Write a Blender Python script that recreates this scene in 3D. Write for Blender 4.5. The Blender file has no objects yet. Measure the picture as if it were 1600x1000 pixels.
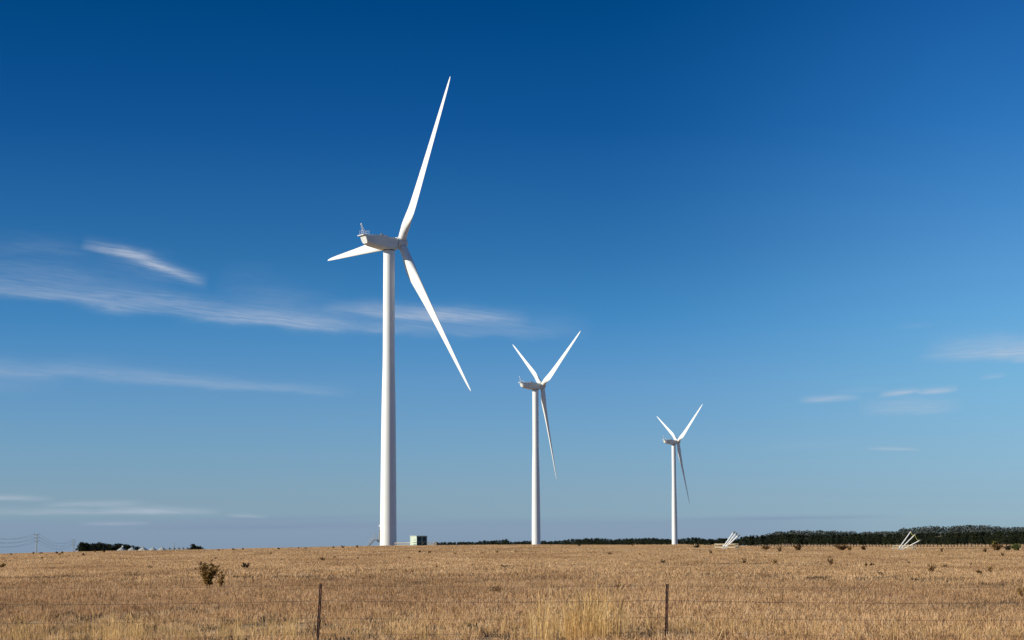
import bpy, math, random
import numpy as np
from mathutils import Matrix, Vector
rnd = random.Random(7)
R = math.radians
S = bpy.context.scene
COL = S.collection

# ------------------------------------------------------------------ camera
F_PX, PITCH, ROLL = 3300.0, 0.1093, 0.0035          # focal length in 1600-px units
cam = bpy.data.cameras.new('camera')
camo = bpy.data.objects.new('camera', cam); COL.objects.link(camo)
cam.sensor_width = 36; cam.lens = F_PX/1600*36; cam.clip_start = .5; cam.clip_end = 30000
camo.matrix_world = Matrix.Rotation(R(90)+PITCH, 4, 'X') @ Matrix.Rotation(-ROLL, 4, 'Z')
S.camera = camo
S.render.resolution_x, S.render.resolution_y = 1024, 640

# ------------------------------------------------------------------ sun, exposure
SUN_AZ, SUN_EL = R(-107), R(20)                      # compass angle from +Y towards +X
sd = Vector((math.sin(SUN_AZ)*math.cos(SUN_EL), math.cos(SUN_AZ)*math.cos(SUN_EL), math.sin(SUN_EL)))
sl = bpy.data.lights.new('sun', 'SUN'); sl.energy = 5.0; sl.angle = R(.5); sl.color = (1, .945, .81)
slo = bpy.data.objects.new('sun', sl); COL.objects.link(slo)
slo.rotation_euler = sd.to_track_quat('Z', 'Y').to_euler()
S.view_settings.view_transform = 'Standard'; S.view_settings.look = 'None'
S.view_settings.exposure = .25; S.view_settings.gamma = 1; S.view_settings.use_curve_mapping = False

# ------------------------------------------------------------------ pixel <-> world
def pix_dir(px, py):
    X = (px-800)/F_PX; Z = (500-py)/F_PX
    c, s = math.cos(ROLL), math.sin(ROLL)
    X, Z = X*c+Z*s, -X*s+Z*c
    y, z = math.cos(PITCH)-Z*math.sin(PITCH), math.sin(PITCH)+Z*math.cos(PITCH)
    return X/y, z/y                                   # x and z per metre of depth
def azel(px, py):
    u, v = pix_dir(px, py)
    return math.atan(u), math.atan2(v, math.hypot(1, u))

# ------------------------------------------------------------------ world: Nishita sky with thin cirrus
W = bpy.data.worlds.new('World'); S.world = W; W.use_nodes = True
nt = W.node_tree; nd = nt.nodes; lk = nt.links
def N(t, **k):
    n = nd.new(t)
    for a, b in k.items(): setattr(n, a, b)
    return n
def M(op, a, b=None, c=None, clamp=False):
    n = N('ShaderNodeMath', operation=op); n.use_clamp = clamp
    for i, v in enumerate((a, b, c)):
        if v is None: continue
        if isinstance(v, (int, float)): n.inputs[i].default_value = v
        else: lk.new(v, n.inputs[i])
    return n.outputs[0]
sky = N('ShaderNodeTexSky', sky_type='NISHITA'); sky.sun_disc = False
sky.sun_elevation = SUN_EL; sky.sun_rotation = SUN_AZ; sky.dust_density = .3; sky.ozone_density = 3
gen = N('ShaderNodeTexCoord').outputs['Generated']
sx = N('ShaderNodeSeparateXYZ'); lk.new(gen, sx.inputs[0])
AZ = M('ARCTAN2', sx.outputs[0], sx.outputs[1])
EL = M('ARCSINE', sx.outputs[2])
def lin(c): 
    c /= 255; return c/12.92 if c <= .04045 else ((c+.055)/1.055)**2.4
rows = [0, 200, 400, 500, 600, 700, 780, 840]
tgtC = [(0,71,132),(20,87,154),(50,117,176),(70,138,195),(101,155,203),(123,167,201),(138,169,191),(138,165,186)]
tgtR = [(25,92,162),(46,116,184),(84,148,205),(102,165,214),(122,178,215),(138,181,210),(145,178,200),(148,175,192)]
rawC = [(109,140,174),(121,152,183),(137,168,191),(148,177,193),(161,186,192),(177,193,185),(187,193,172),(187,183,158)]
rawR = [(112,144,178),(124,156,187),(141,173,196),(153,182,198),(167,192,197),(183,199,190),(193,198,177),(191,188,163)]
def ramp(tgt, raw):
    f = M('DIVIDE', EL, .27)
    cr = N('ShaderNodeValToRGB'); lk.new(f, cr.inputs[0]); e = cr.color_ramp.elements
    pts = []
    for r, t, w in zip(rows, tgt, raw):
        el = azel(800, r)[1]/.27
        pts.append((el, [max(.0, lin(a)/lin(b))/1.6 for a, b in zip(t, w)]))
    pts.sort()
    while len(e) < len(pts): e.new(.5)
    for i, (p, c) in enumerate(pts):
        e[i].position = min(1, max(0, p)); e[i].color = (*c, 1)
    return cr.outputs[0]
side = N('ShaderNodeMapRange', interpolation_type='SMOOTHSTEP'); lk.new(AZ, side.inputs[0])
side.inputs[1].default_value = .03; side.inputs[2].default_value = .27
mixr = N('ShaderNodeMixRGB'); lk.new(side.outputs[0], mixr.inputs[0]); lk.new(ramp(tgtC, rawC), mixr.inputs[1]); lk.new(ramp(tgtR, rawR), mixr.inputs[2])
mul = N('ShaderNodeMixRGB', blend_type='MULTIPLY'); mul.inputs[0].default_value = 1
lk.new(sky.outputs[0], mul.inputs[1]); lk.new(mixr.outputs[0], mul.inputs[2])
sc = N('ShaderNodeVectorMath', operation='SCALE'); lk.new(mul.outputs[0], sc.inputs[0]); sc.inputs[3].default_value = 1.6
base_sky = sc.outputs[0]
# shared wispy warp
wv = N('ShaderNodeCombineXYZ'); lk.new(M('MULTIPLY', AZ, 28), wv.inputs[0]); lk.new(M('MULTIPLY', EL, 90), wv.inputs[1])
wn = N('ShaderNodeTexNoise'); wn.inputs['Scale'].default_value = 1; wn.inputs['Detail'].default_value = 4; lk.new(wv.outputs[0], wn.inputs['Vector'])
warp = M('SUBTRACT', wn.outputs[0], .5)
def fibre(tilt, seed):
    c, q = math.cos(tilt)*F_PX, math.sin(tilt)*F_PX
    v = N('ShaderNodeCombineXYZ')
    lk.new(M('MULTIPLY', M('ADD', M('MULTIPLY', AZ, c), M('MULTIPLY', EL, q)), 1/75), v.inputs[0])
    lk.new(M('MULTIPLY', M('SUBTRACT', M('MULTIPLY', EL, c), M('MULTIPLY', AZ, q)), 1/4.5), v.inputs[1])
    v.inputs[2].default_value = seed
    n = N('ShaderNodeTexNoise'); n.inputs['Scale'].default_value = 1; n.inputs['Detail'].default_value = 6; n.inputs['Roughness'].default_value = .68; n.inputs['Distortion'].default_value = .8
    lk.new(v.outputs[0], n.inputs['Vector'])
    f = N('ShaderNodeMapRange'); lk.new(n.outputs[0], f.inputs[0]); f.inputs[1].default_value = .3; f.inputs[2].default_value = .68
    return f.outputs[0]
FL, FR = fibre(R(-6.5), 1.3), fibre(R(3), 8.1)
PREV = [None]
def streak(x0, y0, x1, y1, w, op, fib=.8, wob=.5, seed=0, skew=1.0):
    a0, e0 = azel(x0, y0); a1, e1 = azel(x1, y1)
    L = math.hypot(a1-a0, e1-e0)/2; ca, sa = (a1-a0)/2/L, (e1-e0)/2/L
    mx, my = (a0+a1)/2, (e0+e1)/2; wd = w/F_PX
    # each streak waits for the one before it: keeps the shader inside Cycles' value stack
    da, de = M('SUBTRACT', AZ, mx), M('SUBTRACT', EL, my)
    if PREV[0] is not None: da = M('MULTIPLY_ADD', PREV[0], 1e-9, da); de = M('MULTIPLY_ADD', PREV[0], 1e-9, de)
    p = M('DIVIDE', M('ADD', M('MULTIPLY', da, ca), M('MULTIPLY', de, sa)), L)
    q = M('DIVIDE', M('SUBTRACT', M('MULTIPLY', de, ca), M('MULTIPLY', da, sa)), wd)
    q2 = M('ADD', q, M('MULTIPLY', warp, wob*4))
    # sharp lower edge, feathered upper edge
    qq = M('MAXIMUM', M('MULTIPLY', q2, -1.5*skew), M('MULTIPLY', q2, .75/skew))
    prof = M('EXPONENT', M('MULTIPLY', M('MULTIPLY', qq, qq), -1.1))
    ends = M('SUBTRACT', 1, M('MULTIPLY', p, p), clamp=True)
    f = M('MULTIPLY_ADD', FL if (x0+x1)/2 < 1000 and abs(y0-y1) > 5 else FR, fib*op, (1-fib)*op)
    PREV[0] = M('MULTIPLY', M('MULTIPLY', prof, ends), f)
    return PREV[0]
ST = [(126,380,240,407,8,.66,.75,.55),(174,391,324,445,8,.82,.75,.5),(150,392,330,452,14,.14,.8,.8),(-40,384,160,392,12,.10,.6,.6),
      (-260,432,330,480,13,.40,.75,.7),(-200,410,280,450,24,.16,.6,.7),(90,470,560,512,15,.36,.7,.6),(280,495,700,520,14,.36,.6,.5),(330,452,540,492,26,.12,.6,.6),
      (500,482,830,503,10,.62,.6,.5),(560,505,930,520,18,.22,.6,.6),
      (-300,560,330,594,12,.26,.6,.6),(130,590,560,614,8,.30,.6,.6),(-300,590,120,600,16,.12,.6,.6),
      (-120,779,90,780,4.2,.50,.5,.5),(60,790,230,787,4,.38,.5,.5),(-60,801,260,800,5,.36,.5,.5),(150,796,350,803,5.5,.46,.5,.5),
      (350,806,420,808,2.6,.35,.5,.3),(120,820,240,818,3,.30,.5,.3),
      (1440,548,1760,536,15,.42,.7,.6),(1430,562,1740,548,10,.45,.7,.5),(1245,627,1348,623,4.5,.55,.6,.4),(1300,614,1390,608,4,.12,.6,.4),
      (1372,619,1440,610,4,.72,.6,.4),(1430,614,1500,608,4.5,.70,.6,.4),(1340,640,1510,634,11,.36,.7,.5),
      (1350,701,1440,703,2.4,.50,.5,.3),(1530,592,1575,586,3.5,.30,.6,.4),(1580,566,1640,560,4,.34,.6,.4),
      (1400,512,1460,508,4,.08,.6,.4),(1180,700,1330,694,6,.07,.6,.4)]
tot = None
for i, s_ in enumerate(ST):
    k = streak(*s_, seed=i)
    tot = k if tot is None else M('ADD', tot, k)
tot = M('MINIMUM', tot, .72)
# low grey-violet haze bank above the field
gv = N('ShaderNodeCombineXYZ'); lk.new(M('MULTIPLY', AZ, 9), gv.inputs[0]); lk.new(M('MULTIPLY', EL, 160), gv.inputs[1])
gn = N('ShaderNodeTexNoise'); gn.inputs['Scale'].default_value = 1; gn.inputs['Detail'].default_value = 4; lk.new(gv.outputs[0], gn.inputs['Vector'])
top = M('ADD', azel(800, 811)[1], M('MULTIPLY', M('SUBTRACT', gn.outputs[0], .5), .0045))
bank = N('ShaderNodeMapRange', interpolation_type='SMOOTHSTEP'); lk.new(M('SUBTRACT', EL, top), bank.inputs[0])
bank.inputs[1].default_value = .0022; bank.inputs[2].default_value = -.0022; bank.inputs[3].default_value = 0; bank.inputs[4].default_value = 1
fadeR = N('ShaderNodeMapRange', interpolation_type='SMOOTHSTEP'); lk.new(AZ, fadeR.inputs[0])
fadeR.inputs[1].default_value = .19; fadeR.inputs[2].default_value = .10; fadeR.inputs[3].default_value = .06; fadeR.inputs[4].default_value = .52
bk = M('MULTIPLY', bank.outputs[0], fadeR.outputs[0])
def bandlow(x0,y0,x1,y1,w,op,seed): return streak(x0,y0,x1,y1,w,op,.5,.3,seed)
low = M('ADD', bandlow(180,826,640,822,5,.5,50), bandlow(1040,812,1420,808,3,.5,51))
low = M('ADD', low, bandlow(300,812,700,806,4,.3,52))
low = M('MINIMUM', low, .8); bk0 = bk
m1 = N('ShaderNodeMixRGB'); lk.new(M('MULTIPLY', bk0, 1), m1.inputs[0]); lk.new(base_sky, m1.inputs[1]); m1.inputs[2].default_value = (lin(130)*10, lin(148)*10, lin(175)*10, 1)
m15 = N('ShaderNodeMixRGB'); lk.new(low, m15.inputs[0]); lk.new(m1.outputs[0], m15.inputs[1]); m15.inputs[2].default_value = (lin(122)*10, lin(142)*10, lin(172)*10, 1)
m2 = N('ShaderNodeMixRGB'); lk.new(tot, m2.inputs[0]); lk.new(m15.outputs[0], m2.inputs[1]); m2.inputs[2].default_value = (lin(186)*10, lin(196)*10, lin(212)*10, 1)
bg = nd['Background']; lk.new(m1.outputs[0], bg.inputs[0]); bg.inputs[1].default_value = .087
bg2 = N('ShaderNodeBackground'); lk.new(m2.outputs[0], bg2.inputs[0]); bg2.inputs[1].default_value = .087
# the cirrus lies in one stretch of the sky only; elsewhere the plain sky is evaluated
reg = M('MULTIPLY', M('LESS_THAN', M('ABSOLUTE', AZ), .36), M('LESS_THAN', M('ABSOLUTE', EL), .21))
mxs = N('ShaderNodeMixShader'); lk.new(reg, mxs.inputs[0]); lk.new(bg.outputs[0], mxs.inputs[1]); lk.new(bg2.outputs[0], mxs.inputs[2])
lk.new(mxs.outputs[0], nd['World Output'].inputs[0])
W.cycles.sampling_method = 'MANUAL'; W.cycles.sample_map_resolution = 256

# ------------------------------------------------------------------ materials
def mat(name, col, rough=.7, metal=0, noise=None, spec=.5, transl=0, ramp_=None, scale=3, bump=0, rand=0):
    m = bpy.data.materials.new(name); m.use_nodes = True; t = m.node_tree; n = t.nodes; b = n['Principled BSDF']
    b.inputs['Roughness'].default_value = rough; b.inputs['Metallic'].default_value = metal
    b.inputs['Specular IOR Level'].default_value = spec
    out = None
    if ramp_ or noise:
        tc = n.new('ShaderNodeNewGeometry'); tn = n.new('ShaderNodeTexNoise'); tn.inputs['Scale'].default_value = scale; tn.inputs['Detail'].default_value = 6
        t.links.new(tc.outputs['Position'], tn.inputs['Vector'])
        cr = n.new('ShaderNodeValToRGB'); e = cr.color_ramp.elements
        if ramp_:
            while len(e) < len(ramp_): e.new(.5)
            for i, (p, c) in enumerate(ramp_): e[i].position = p; e[i].color = (*c, 1)
        else:
            e[0].position = .3; e[1].position = .75
            e[0].color = (*[c*(1-noise) for c in col], 1); e[1].color = (*[min(1, c*(1+noise*.4)) for c in col], 1)
        src = tn.outputs[0]
        if rand:
            oi = n.new('ShaderNodeObjectInfo'); mx = n.new('ShaderNodeMath'); mx.operation = 'MULTIPLY_ADD'
            sb = n.new('ShaderNodeMath'); sb.operation = 'SUBTRACT'; t.links.new(oi.outputs['Random'], sb.inputs[0]); sb.inputs[1].default_value = .5
            t.links.new(sb.outputs[0], mx.inputs[0]); mx.inputs[1].default_value = rand; t.links.new(src, mx.inputs[2]); src = mx.outputs[0]
        t.links.new(src, cr.inputs[0]); out = cr.outputs[0]
        t.links.new(out, b.inputs['Base Color'])
        if bump:
            bp = n.new('ShaderNodeBump'); bp.inputs['Strength'].default_value = bump; t.links.new(tn.outputs[0], bp.inputs['Height']); t.links.new(bp.outputs[0], b.inputs['Normal'])
    else: b.inputs['Base Color'].default_value = (*col, 1)
    if transl:
        tr = n.new('ShaderNodeBsdfTranslucent'); ms = n.new('ShaderNodeMixShader'); ms.inputs[0].default_value = transl
        if out: t.links.new(out, tr.inputs[0])
        else: tr.inputs[0].default_value = (*col, 1)
        o = [x for x in n if x.type == 'OUTPUT_MATERIAL'][0]
        t.links.new(b.outputs[0], ms.inputs[1]); t.links.new(tr.outputs[0], ms.inputs[2]); t.links.new(ms.outputs[0], o.inputs[0])
    return m
MT = {}
MT['white'] = mat('turbine_white', (.74,.74,.71), .45, noise=.05, scale=.25, spec=.4)
MT['blade'] = mat('blade_white', (.76,.755,.725), .4, noise=.04, scale=.2, spec=.4)
MT['nac'] = mat('nacelle_grp', (.66,.665,.63), .5, noise=.10, scale=.8, spec=.4)
MT['dark'] = mat('dark_steel', (.05,.055,.06), .6, noise=.3, scale=6)
MT['galv'] = mat('galvanised', (.30,.31,.32), .5, .3, noise=.2, scale=5)
MT['beige'] = mat('beige_door', (.46,.38,.27), .6, noise=.15, scale=3)
MT['conc'] = mat('concrete', (.42,.39,.34), .9, noise=.2, scale=3)
MT['mint'] = mat('mint_paint', (.45,.52,.42), .55, noise=.12, scale=2)
MT['mintshade'] = mat('shaded_mint', (.06,.13,.11), .55, noise=.2, scale=2)  # kiosk green darkened: shade of its right face put into the colour
MT['louvre'] = mat('louvre', (.02,.035,.035), .6, noise=.3, scale=8)
MT['yellow'] = mat('yellow_sign', (.75,.42,.06), .6)
MT['cream'] = mat('cream_timber', (.52,.43,.29), .75, noise=.25, scale=4, bump=.2)
MT['pale'] = mat('pale_pipe', (.80,.79,.76), .5, noise=.06, scale=4)
MT['cap'] = mat('pipe_cap', (.22,.22,.20), .6, noise=.2, scale=8)
MT['rope'] = mat('yellow_rope', (.50,.47,.10), .8)
MT['silo'] = mat('zinc_roof', (.46,.475,.43), .55, .1, noise=.14, scale=.7)
MT['zwall'] = mat('zinc_wall', (.45,.46,.46), .45, .3, noise=.15, scale=.7)
MT['pole'] = mat('weathered_pole', (.36,.35,.30), .85, noise=.2, scale=1)
MT['wire'] = mat('line_wire', (.10,.12,.15), .6)
MT['fwire'] = mat('fence_wire', (.10,.10,.10), .5, .5)
MT['rust'] = mat('rusty_steel', (.1,.04,.02), .9, ramp_=[(.3,(.012,.008,.007)),(.55,(.05,.02,.012)),(.75,(.24,.09,.035))], scale=14, bump=.4)
MT['leaf'] = mat('dark_foliage', (.04,.05,.02), .8, ramp_=[(.3,(.008,.014,.007)),(.5,(.015,.022,.009)),(.75,(.034,.040,.013))], scale=.35, rand=.18, spec=.2, transl=.1)
MT['gum'] = mat('grey_green_foliage', (.07,.08,.06), .85, ramp_=[(.3,(.045,.060,.055)),(.55,(.078,.088,.080)),(.75,(.11,.11,.098))], scale=.05, rand=.25, spec=.15)
MT['wattle'] = mat('wattle_foliage', (.11,.11,.02), .8, ramp_=[(.3,(.05,.055,.012)),(.6,(.13,.12,.02))], scale=.6, rand=.2, transl=.15)
MT['bark'] = mat('bark', (.07,.055,.045), .9, noise=.3, scale=2)
MT['wbrown'] = mat('brown_weed', (.2,.1,.04), .9, ramp_=[(.3,(.075,.040,.018)),(.55,(.20,.11,.045)),(.75,(.36,.22,.10))], scale=9, rand=.2, transl=.2, spec=.1)
MT['wolive'] = mat('olive_weed', (.1,.09,.03), .9, ramp_=[(.3,(.12,.075,.022)),(.5,(.28,.16,.045)),(.75,(.42,.25,.08))], scale=9, rand=.2, transl=.2, spec=.1)
MT['wgreen'] = mat('green_bush', (.1,.12,.03), .9, ramp_=[(.3,(.06,.07,.02)),(.6,(.14,.16,.05))], scale=4, rand=.2, transl=.2, spec=.1)
MT['wdark'] = mat('dark_weed', (.05,.045,.03), .9, ramp_=[(.3,(.018,.017,.014)),(.7,(.07,.055,.035))], scale=9, rand=.2, spec=.1)

def grass_mat(name, cols, dark=.0, transl=.45):
    m = bpy.data.materials.new(name); m.use_nodes = True; t = m.node_tree; n = t.nodes; l = t.links
    b = n['Principled BSDF']; b.inputs['Roughness'].default_value = .75; b.inputs['Specular IOR Level'].default_value = .25
    oi = n.new('ShaderNodeObjectInfo'); g = n.new('ShaderNodeNewGeometry')
    cr = n.new('ShaderNodeValToRGB'); e = cr.color_ramp.elements
    while len(e) < len(cols): e.new(.5)
    for i, c in enumerate(cols): e[i].position = i/(len(cols)-1); e[i].color = (*c, 1)
    ad = n.new('ShaderNodeMath'); ad.operation = 'ADD'; l.new(oi.outputs['Random'], ad.inputs[0]); l.new(g.outputs['Random Per Island'], ad.inputs[1])
    hf = n.new('ShaderNodeMath'); hf.operation = 'MULTIPLY'; l.new(ad.outputs[0], hf.inputs[0]); hf.inputs[1].default_value = .5
    l.new(hf.outputs[0], cr.inputs[0])
    # broad patches of greyer, older straw
    mp = n.new('ShaderNodeMapping'); mp.inputs['Scale'].default_value = (.10, .035, 1); l.new(g.outputs['Position'], mp.inputs[0])
    tn = n.new('ShaderNodeTexNoise'); tn.inputs['Scale'].default_value = 1; tn.inputs['Detail'].default_value = 5; l.new(mp.outputs[0], tn.inputs['Vector'])
    mr = n.new('ShaderNodeMapRange'); l.new(tn.outputs[0], mr.inputs[0]); mr.inputs[1].default_value = .48; mr.inputs[2].default_value = .72
    # a darker strip of stubble across the near paddock
    sp = n.new('ShaderNodeSeparateXYZ'); l.new(g.outputs['Position'], sp.inputs[0])
    w1 = n.new('ShaderNodeMapRange'); w1.interpolation_type = 'SMOOTHSTEP'; l.new(sp.outputs[1], w1.inputs[0]); w1.inputs[1].default_value = 46; w1.inputs[2].default_value = 60
    w2 = n.new('ShaderNodeMapRange'); w2.interpolation_type = 'SMOOTHSTEP'; l.new(sp.outputs[1], w2.inputs[0]); w2.inputs[1].default_value = 118; w2.inputs[2].default_value = 92
    w3 = n.new('ShaderNodeMath'); w3.operation = 'MULTIPLY'; l.new(w1.outputs[0], w3.inputs[0]); l.new(w2.outputs[0], w3.inputs[1])
    w4 = n.new('ShaderNodeMapRange'); l.new(tn.outputs[0], w4.inputs[0]); w4.inputs[1].default_value = .36; w4.inputs[2].default_value = .58; w4.inputs[3].default_value = .15; w4.inputs[4].default_value = .85
    w5 = n.new('ShaderNodeMath'); w5.operation = 'MULTIPLY'; l.new(w3.outputs[0], w5.inputs[0]); l.new(w4.outputs[0], w5.inputs[1])
    w6 = n.new('ShaderNodeMath'); w6.operation = 'MAXIMUM'; l.new(w5.outputs[0], w6.inputs[0]); l.new(mr.outputs[0], w6.inputs[1])
    mx = n.new('ShaderNodeMixRGB'); mx.blend_type = 'MULTIPLY'; l.new(w6.outputs[0], mx.inputs[0]); l.new(cr.outputs[0], mx.inputs[1]); mx.inputs[2].default_value = (.70,.64,.62,1)
    l.new(mx.outputs[0], b.inputs['Base Color'])
    tr = n.new('ShaderNodeBsdfTranslucent'); l.new(mx.outputs[0], tr.inputs[0]); ms = n.new('ShaderNodeMixShader'); ms.inputs[0].default_value = transl
    o = [x for x in n if x.type == 'OUTPUT_MATERIAL'][0]
    l.new(b.outputs[0], ms.inputs[1]); l.new(tr.outputs[0], ms.inputs[2]); l.new(ms.outputs[0], o.inputs[0])
    return m
MT['straw'] = grass_mat('straw', [(.10,.05,.02),(.40,.235,.105),(.74,.46,.22),(.88,.60,.33),(.92,.72,.47)])
MT['gold'] = grass_mat('golden_straw', [(.34,.19,.06),(.68,.43,.16),(.84,.57,.25),(.90,.70,.38)])
MT['dstraw'] = grass_mat('dark_straw', [(.018,.015,.013),(.05,.042,.032),(.11,.08,.055)], transl=.1)
MT['gstraw'] = grass_mat('greenish_straw', [(.07,.07,.02),(.16,.14,.05),(.3,.24,.10)])

def ground_mat():
    m = bpy.data.materials.new('dry_field'); m.use_nodes = True; t = m.node_tree; n = t.nodes; l = t.links
    b = n['Principled BSDF']; b.inputs['Roughness'].default_value = .95; b.inputs['Specular IOR Level'].default_value = .1
    g = n.new('ShaderNodeNewGeometry')
    def noise(sx_, sy_, d, ro=.55):
        mp = n.new('ShaderNodeMapping'); mp.inputs['Scale'].default_value = (sx_, sy_, 1); l.new(g.outputs['Position'], mp.inputs[0])
        q = n.new('ShaderNodeTexNoise'); q.inputs['Scale'].default_value = 1; q.inputs['Detail'].default_value = d; q.inputs['Roughness'].default_value = ro; l.new(mp.outputs[0], q.inputs['Vector']); return q.outputs[0]
    cr = n.new('ShaderNodeValToRGB'); l.new(noise(3, 3, 8, .7), cr.inputs[0]); e = cr.color_ramp.elements
    e.new(.5); e[0].position = .35; e[0].color = (.09,.065,.045,1); e[1].position = .5; e[1].color = (.30,.20,.11,1); e[2].position = .65; e[2].color = (.62,.44,.27,1)
    cr2 = n.new('ShaderNodeValToRGB'); l.new(noise(.02, .012, 6), cr2.inputs[0]); e = cr2.color_ramp.elements
    e[0].position = .3; e[0].color = (.8,.78,.76,1); e[1].position = .7; e[1].color = (1.15,1.12,1.05,1)
    mx = n.new('ShaderNodeMixRGB'); mx.blend_type = 'MULTIPLY'; mx.inputs[0].default_value = 1; l.new(cr.outputs[0], mx.inputs[1]); l.new(cr2.outputs[0], mx.inputs[2])
    l.new(mx.outputs[0], b.inputs['Base Color'])
    bp = n.new('ShaderNodeBump'); bp.inputs['Strength'].default_value = .6; bp.inputs['Distance'].default_value = .1; l.new(noise(4, 4, 6, .7), bp.inputs['Height']); l.new(bp.outputs[0], b.inputs['Normal'])
    return m
MT['field'] = ground_mat()

# ------------------------------------------------------------------ mesh helpers
class MB:
    def __init__(s): s.v = []; s.f = []
    def add(s, v, f):
        o = len(s.v); s.v += [tuple(p) for p in v]; s.f += [tuple(i+o for i in q) for q in f]; return s
    def box(s, c, d, rot=None, taper=1):
        v = []
        for z in (-1, 1):
            for x, y in ((-1,-1),(1,-1),(1,1),(-1,1)):
                k = taper if z > 0 else 1
                p = Vector((x*d[0]/2*k, y*d[1]/2*k, z*d[2]/2))
                if rot is not None: p = rot @ p
                v.append(p+Vector(c))
        return s.add(v, [(3,2,1,0),(4,5,6,7),(0,1,5,4),(1,2,6,5),(2,3,7,6),(3,0,4,7)])
    def bar(s, a, b, w, h, up=(0,0,1)):
        a, b = Vector(a), Vector(b); d = b-a; L = d.length; z = d.normalized()
        u = Vector(up); 
        if abs(z.dot(u)) > .98: u = Vector((1,0,0))
        x = u.cross(z).normalized(); y = z.cross(x)
        rot = Matrix((x, y, z)).transposed()
        return s.box((a+b)/2, (w, h, L), rot)
    def tube(s, pts, r, n=8, cap=True):
        pts = [Vector(p) for p in pts]; rs = r if isinstance(r, (list, tuple)) else [r]*len(pts)
        v = []; f = []
        for i, p in enumerate(pts):
            d = (pts[min(i+1, len(pts)-1)]-pts[max(i-1, 0)]).normalized()
            u = Vector((0,0,1)) if abs(d.z) < .95 else Vector((1,0,0))
            x = u.cross(d).normalized(); y = d.cross(x)
            for k in range(n):
                a = 2*math.pi*k/n; v.append(p+(x*math.cos(a)+y*math.sin(a))*rs[i])
        for i in range(len(pts)-1):
            for k in range(n):
                f.append((i*n+k, i*n+(k+1) % n, (i+1)*n+(k+1) % n, (i+1)*n+k))
        if cap: f.append(tuple(range(n-1, -1, -1))); f.append(tuple((len(pts)-1)*n+k for k in range(n)))
        return s.add(v, f)
    def mesh(s, name, m, smooth=False):
        me = bpy.data.meshes.new(name); me.from_pydata([tuple(p) for p in s.v], [], s.f); me.materials.append(m)
        if smooth:
            me.polygons.foreach_set('use_smooth', [True]*len(me.polygons))
        me.update(); return me
    def build(s, name, m, parent=None, smooth=False, loc=None, rot=None):
        o = bpy.data.objects.new(name, s.mesh(name, m, smooth)); COL.objects.link(o)
        if parent: o.parent = parent
        if loc is not None: o.location = loc
        if rot is not None: o.rotation_euler = rot
        return o
def autosmooth(o, deg=35):
    me = o.data; me.polygons.foreach_set('use_smooth', [True]*len(me.polygons))
    import bmesh
    bm = bmesh.new(); bm.from_mesh(me)
    for e in bm.edges:
        if len(e.link_faces) == 2 and e.calc_face_angle(0) > R(deg): e.smooth = False
    bm.to_mesh(me); bm.free()
def tag(o, label=None, cat=None, group=None, kind=None):
    if label: o['label'] = label
    if cat: o['category'] = cat
    if group: o['group'] = group
    if kind: o['kind'] = kind
    return o
def empty(name, loc=(0,0,0), rz=0):
    o = bpy.data.objects.new(name, None); COL.objects.link(o); o.location = loc; o.rotation_euler = (0,0,rz); o.empty_display_size = .5; return o
def copy_tree(o, parent=None):
    c = o.copy(); COL.objects.link(c); c.parent = parent
    for ch in list(o.children): copy_tree(ch, c)
    return c

# ------------------------------------------------------------------ terrain
EYE = 2.0; DC = 455.0
CR = [(-300,874),(0,866.6),(100,863.8),(160,862.4),(250,861),(340,859.4),(400,858),(500,856),(600,854.2),(700,853.2),(800,852.4),(1060,852.8),(1100,853.4),(1160,855.2),(1200,857),(1240,858.3),(1300,859.4),(1400,859.8),(1500,860.2),(1600,859.8),(1900,859.5)]
CRu = np.array([pix_dir(*p)[0] for p in CR]); CRk = np.array([pix_dir(*p)[1] for p in CR])
UL0, UL1 = pix_dir(330,858)[0], pix_dir(520,858)[0]
UR0, UR1 = pix_dir(1040,858)[0], pix_dir(1230,858)[0]
def sst(t): t = np.clip(t, 0, 1); return t*t*(3-2*t)
def ground(x, y):
    x = np.asarray(x, float); y = np.asarray(y, float)
    yy = np.maximum(y, 25.); u = np.clip(x/yy, CRu[0], CRu[-1])
    k = np.interp(u, CRu, CRk); s = k+EYE/DC
    zn = -EYE+s*np.clip(y, 0, DC)
    zc = -EYE+s*DC
    wl = 1-sst((u-UL0)/(UL1-UL0)); wr = sst((u-UR0)/(UR1-UR0))
    zl = np.interp(y, [DC, 2000, 4000, 9500], [0, 1, 1, 1])*(-4.5-zc)+zc
    zm = zc+np.interp(y, [DC, 520, 1000, 2200, 3500, 9500], [0, .1, -.2, .4, 1.2, 1.2])
    kr = .0012
    zr = np.interp(y, [DC, 1000, 1750, 2000, 2700, 3400, 9500], [0, 0, 1, 1, 1, 1, 1])
    zr = np.where(y < 1000, zc+(y-DC)*.0004, np.interp(y, [1000, 1750, 2000, 2700, 3400, 9500], [1.0, 2.1, 2.9, 6.6, 8.0, 8.0]))
    zf = zl*wl+(1-wl)*(zm*(1-wr)+zr*wr)
    return np.where(y <= DC, zn, zf)
def gz(x, y): return float(ground(x, y))
def ground_at(px, py, ymax=452):
    u, v = pix_dir(px, py); y = 30.
    while y < ymax:
        if v*y <= gz(u*y, y)+0.0: return Vector((u*y, y, gz(u*y, y)))
        y += .25 if y < 120 else 1
    return Vector((u*ymax, ymax, gz(u*ymax, ymax)))
def at(px, d, py=None):
    u, v = pix_dir(px, 858 if py is None else py); return Vector((u*d, d, gz(u*d, d) if py is None else v*d))

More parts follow.
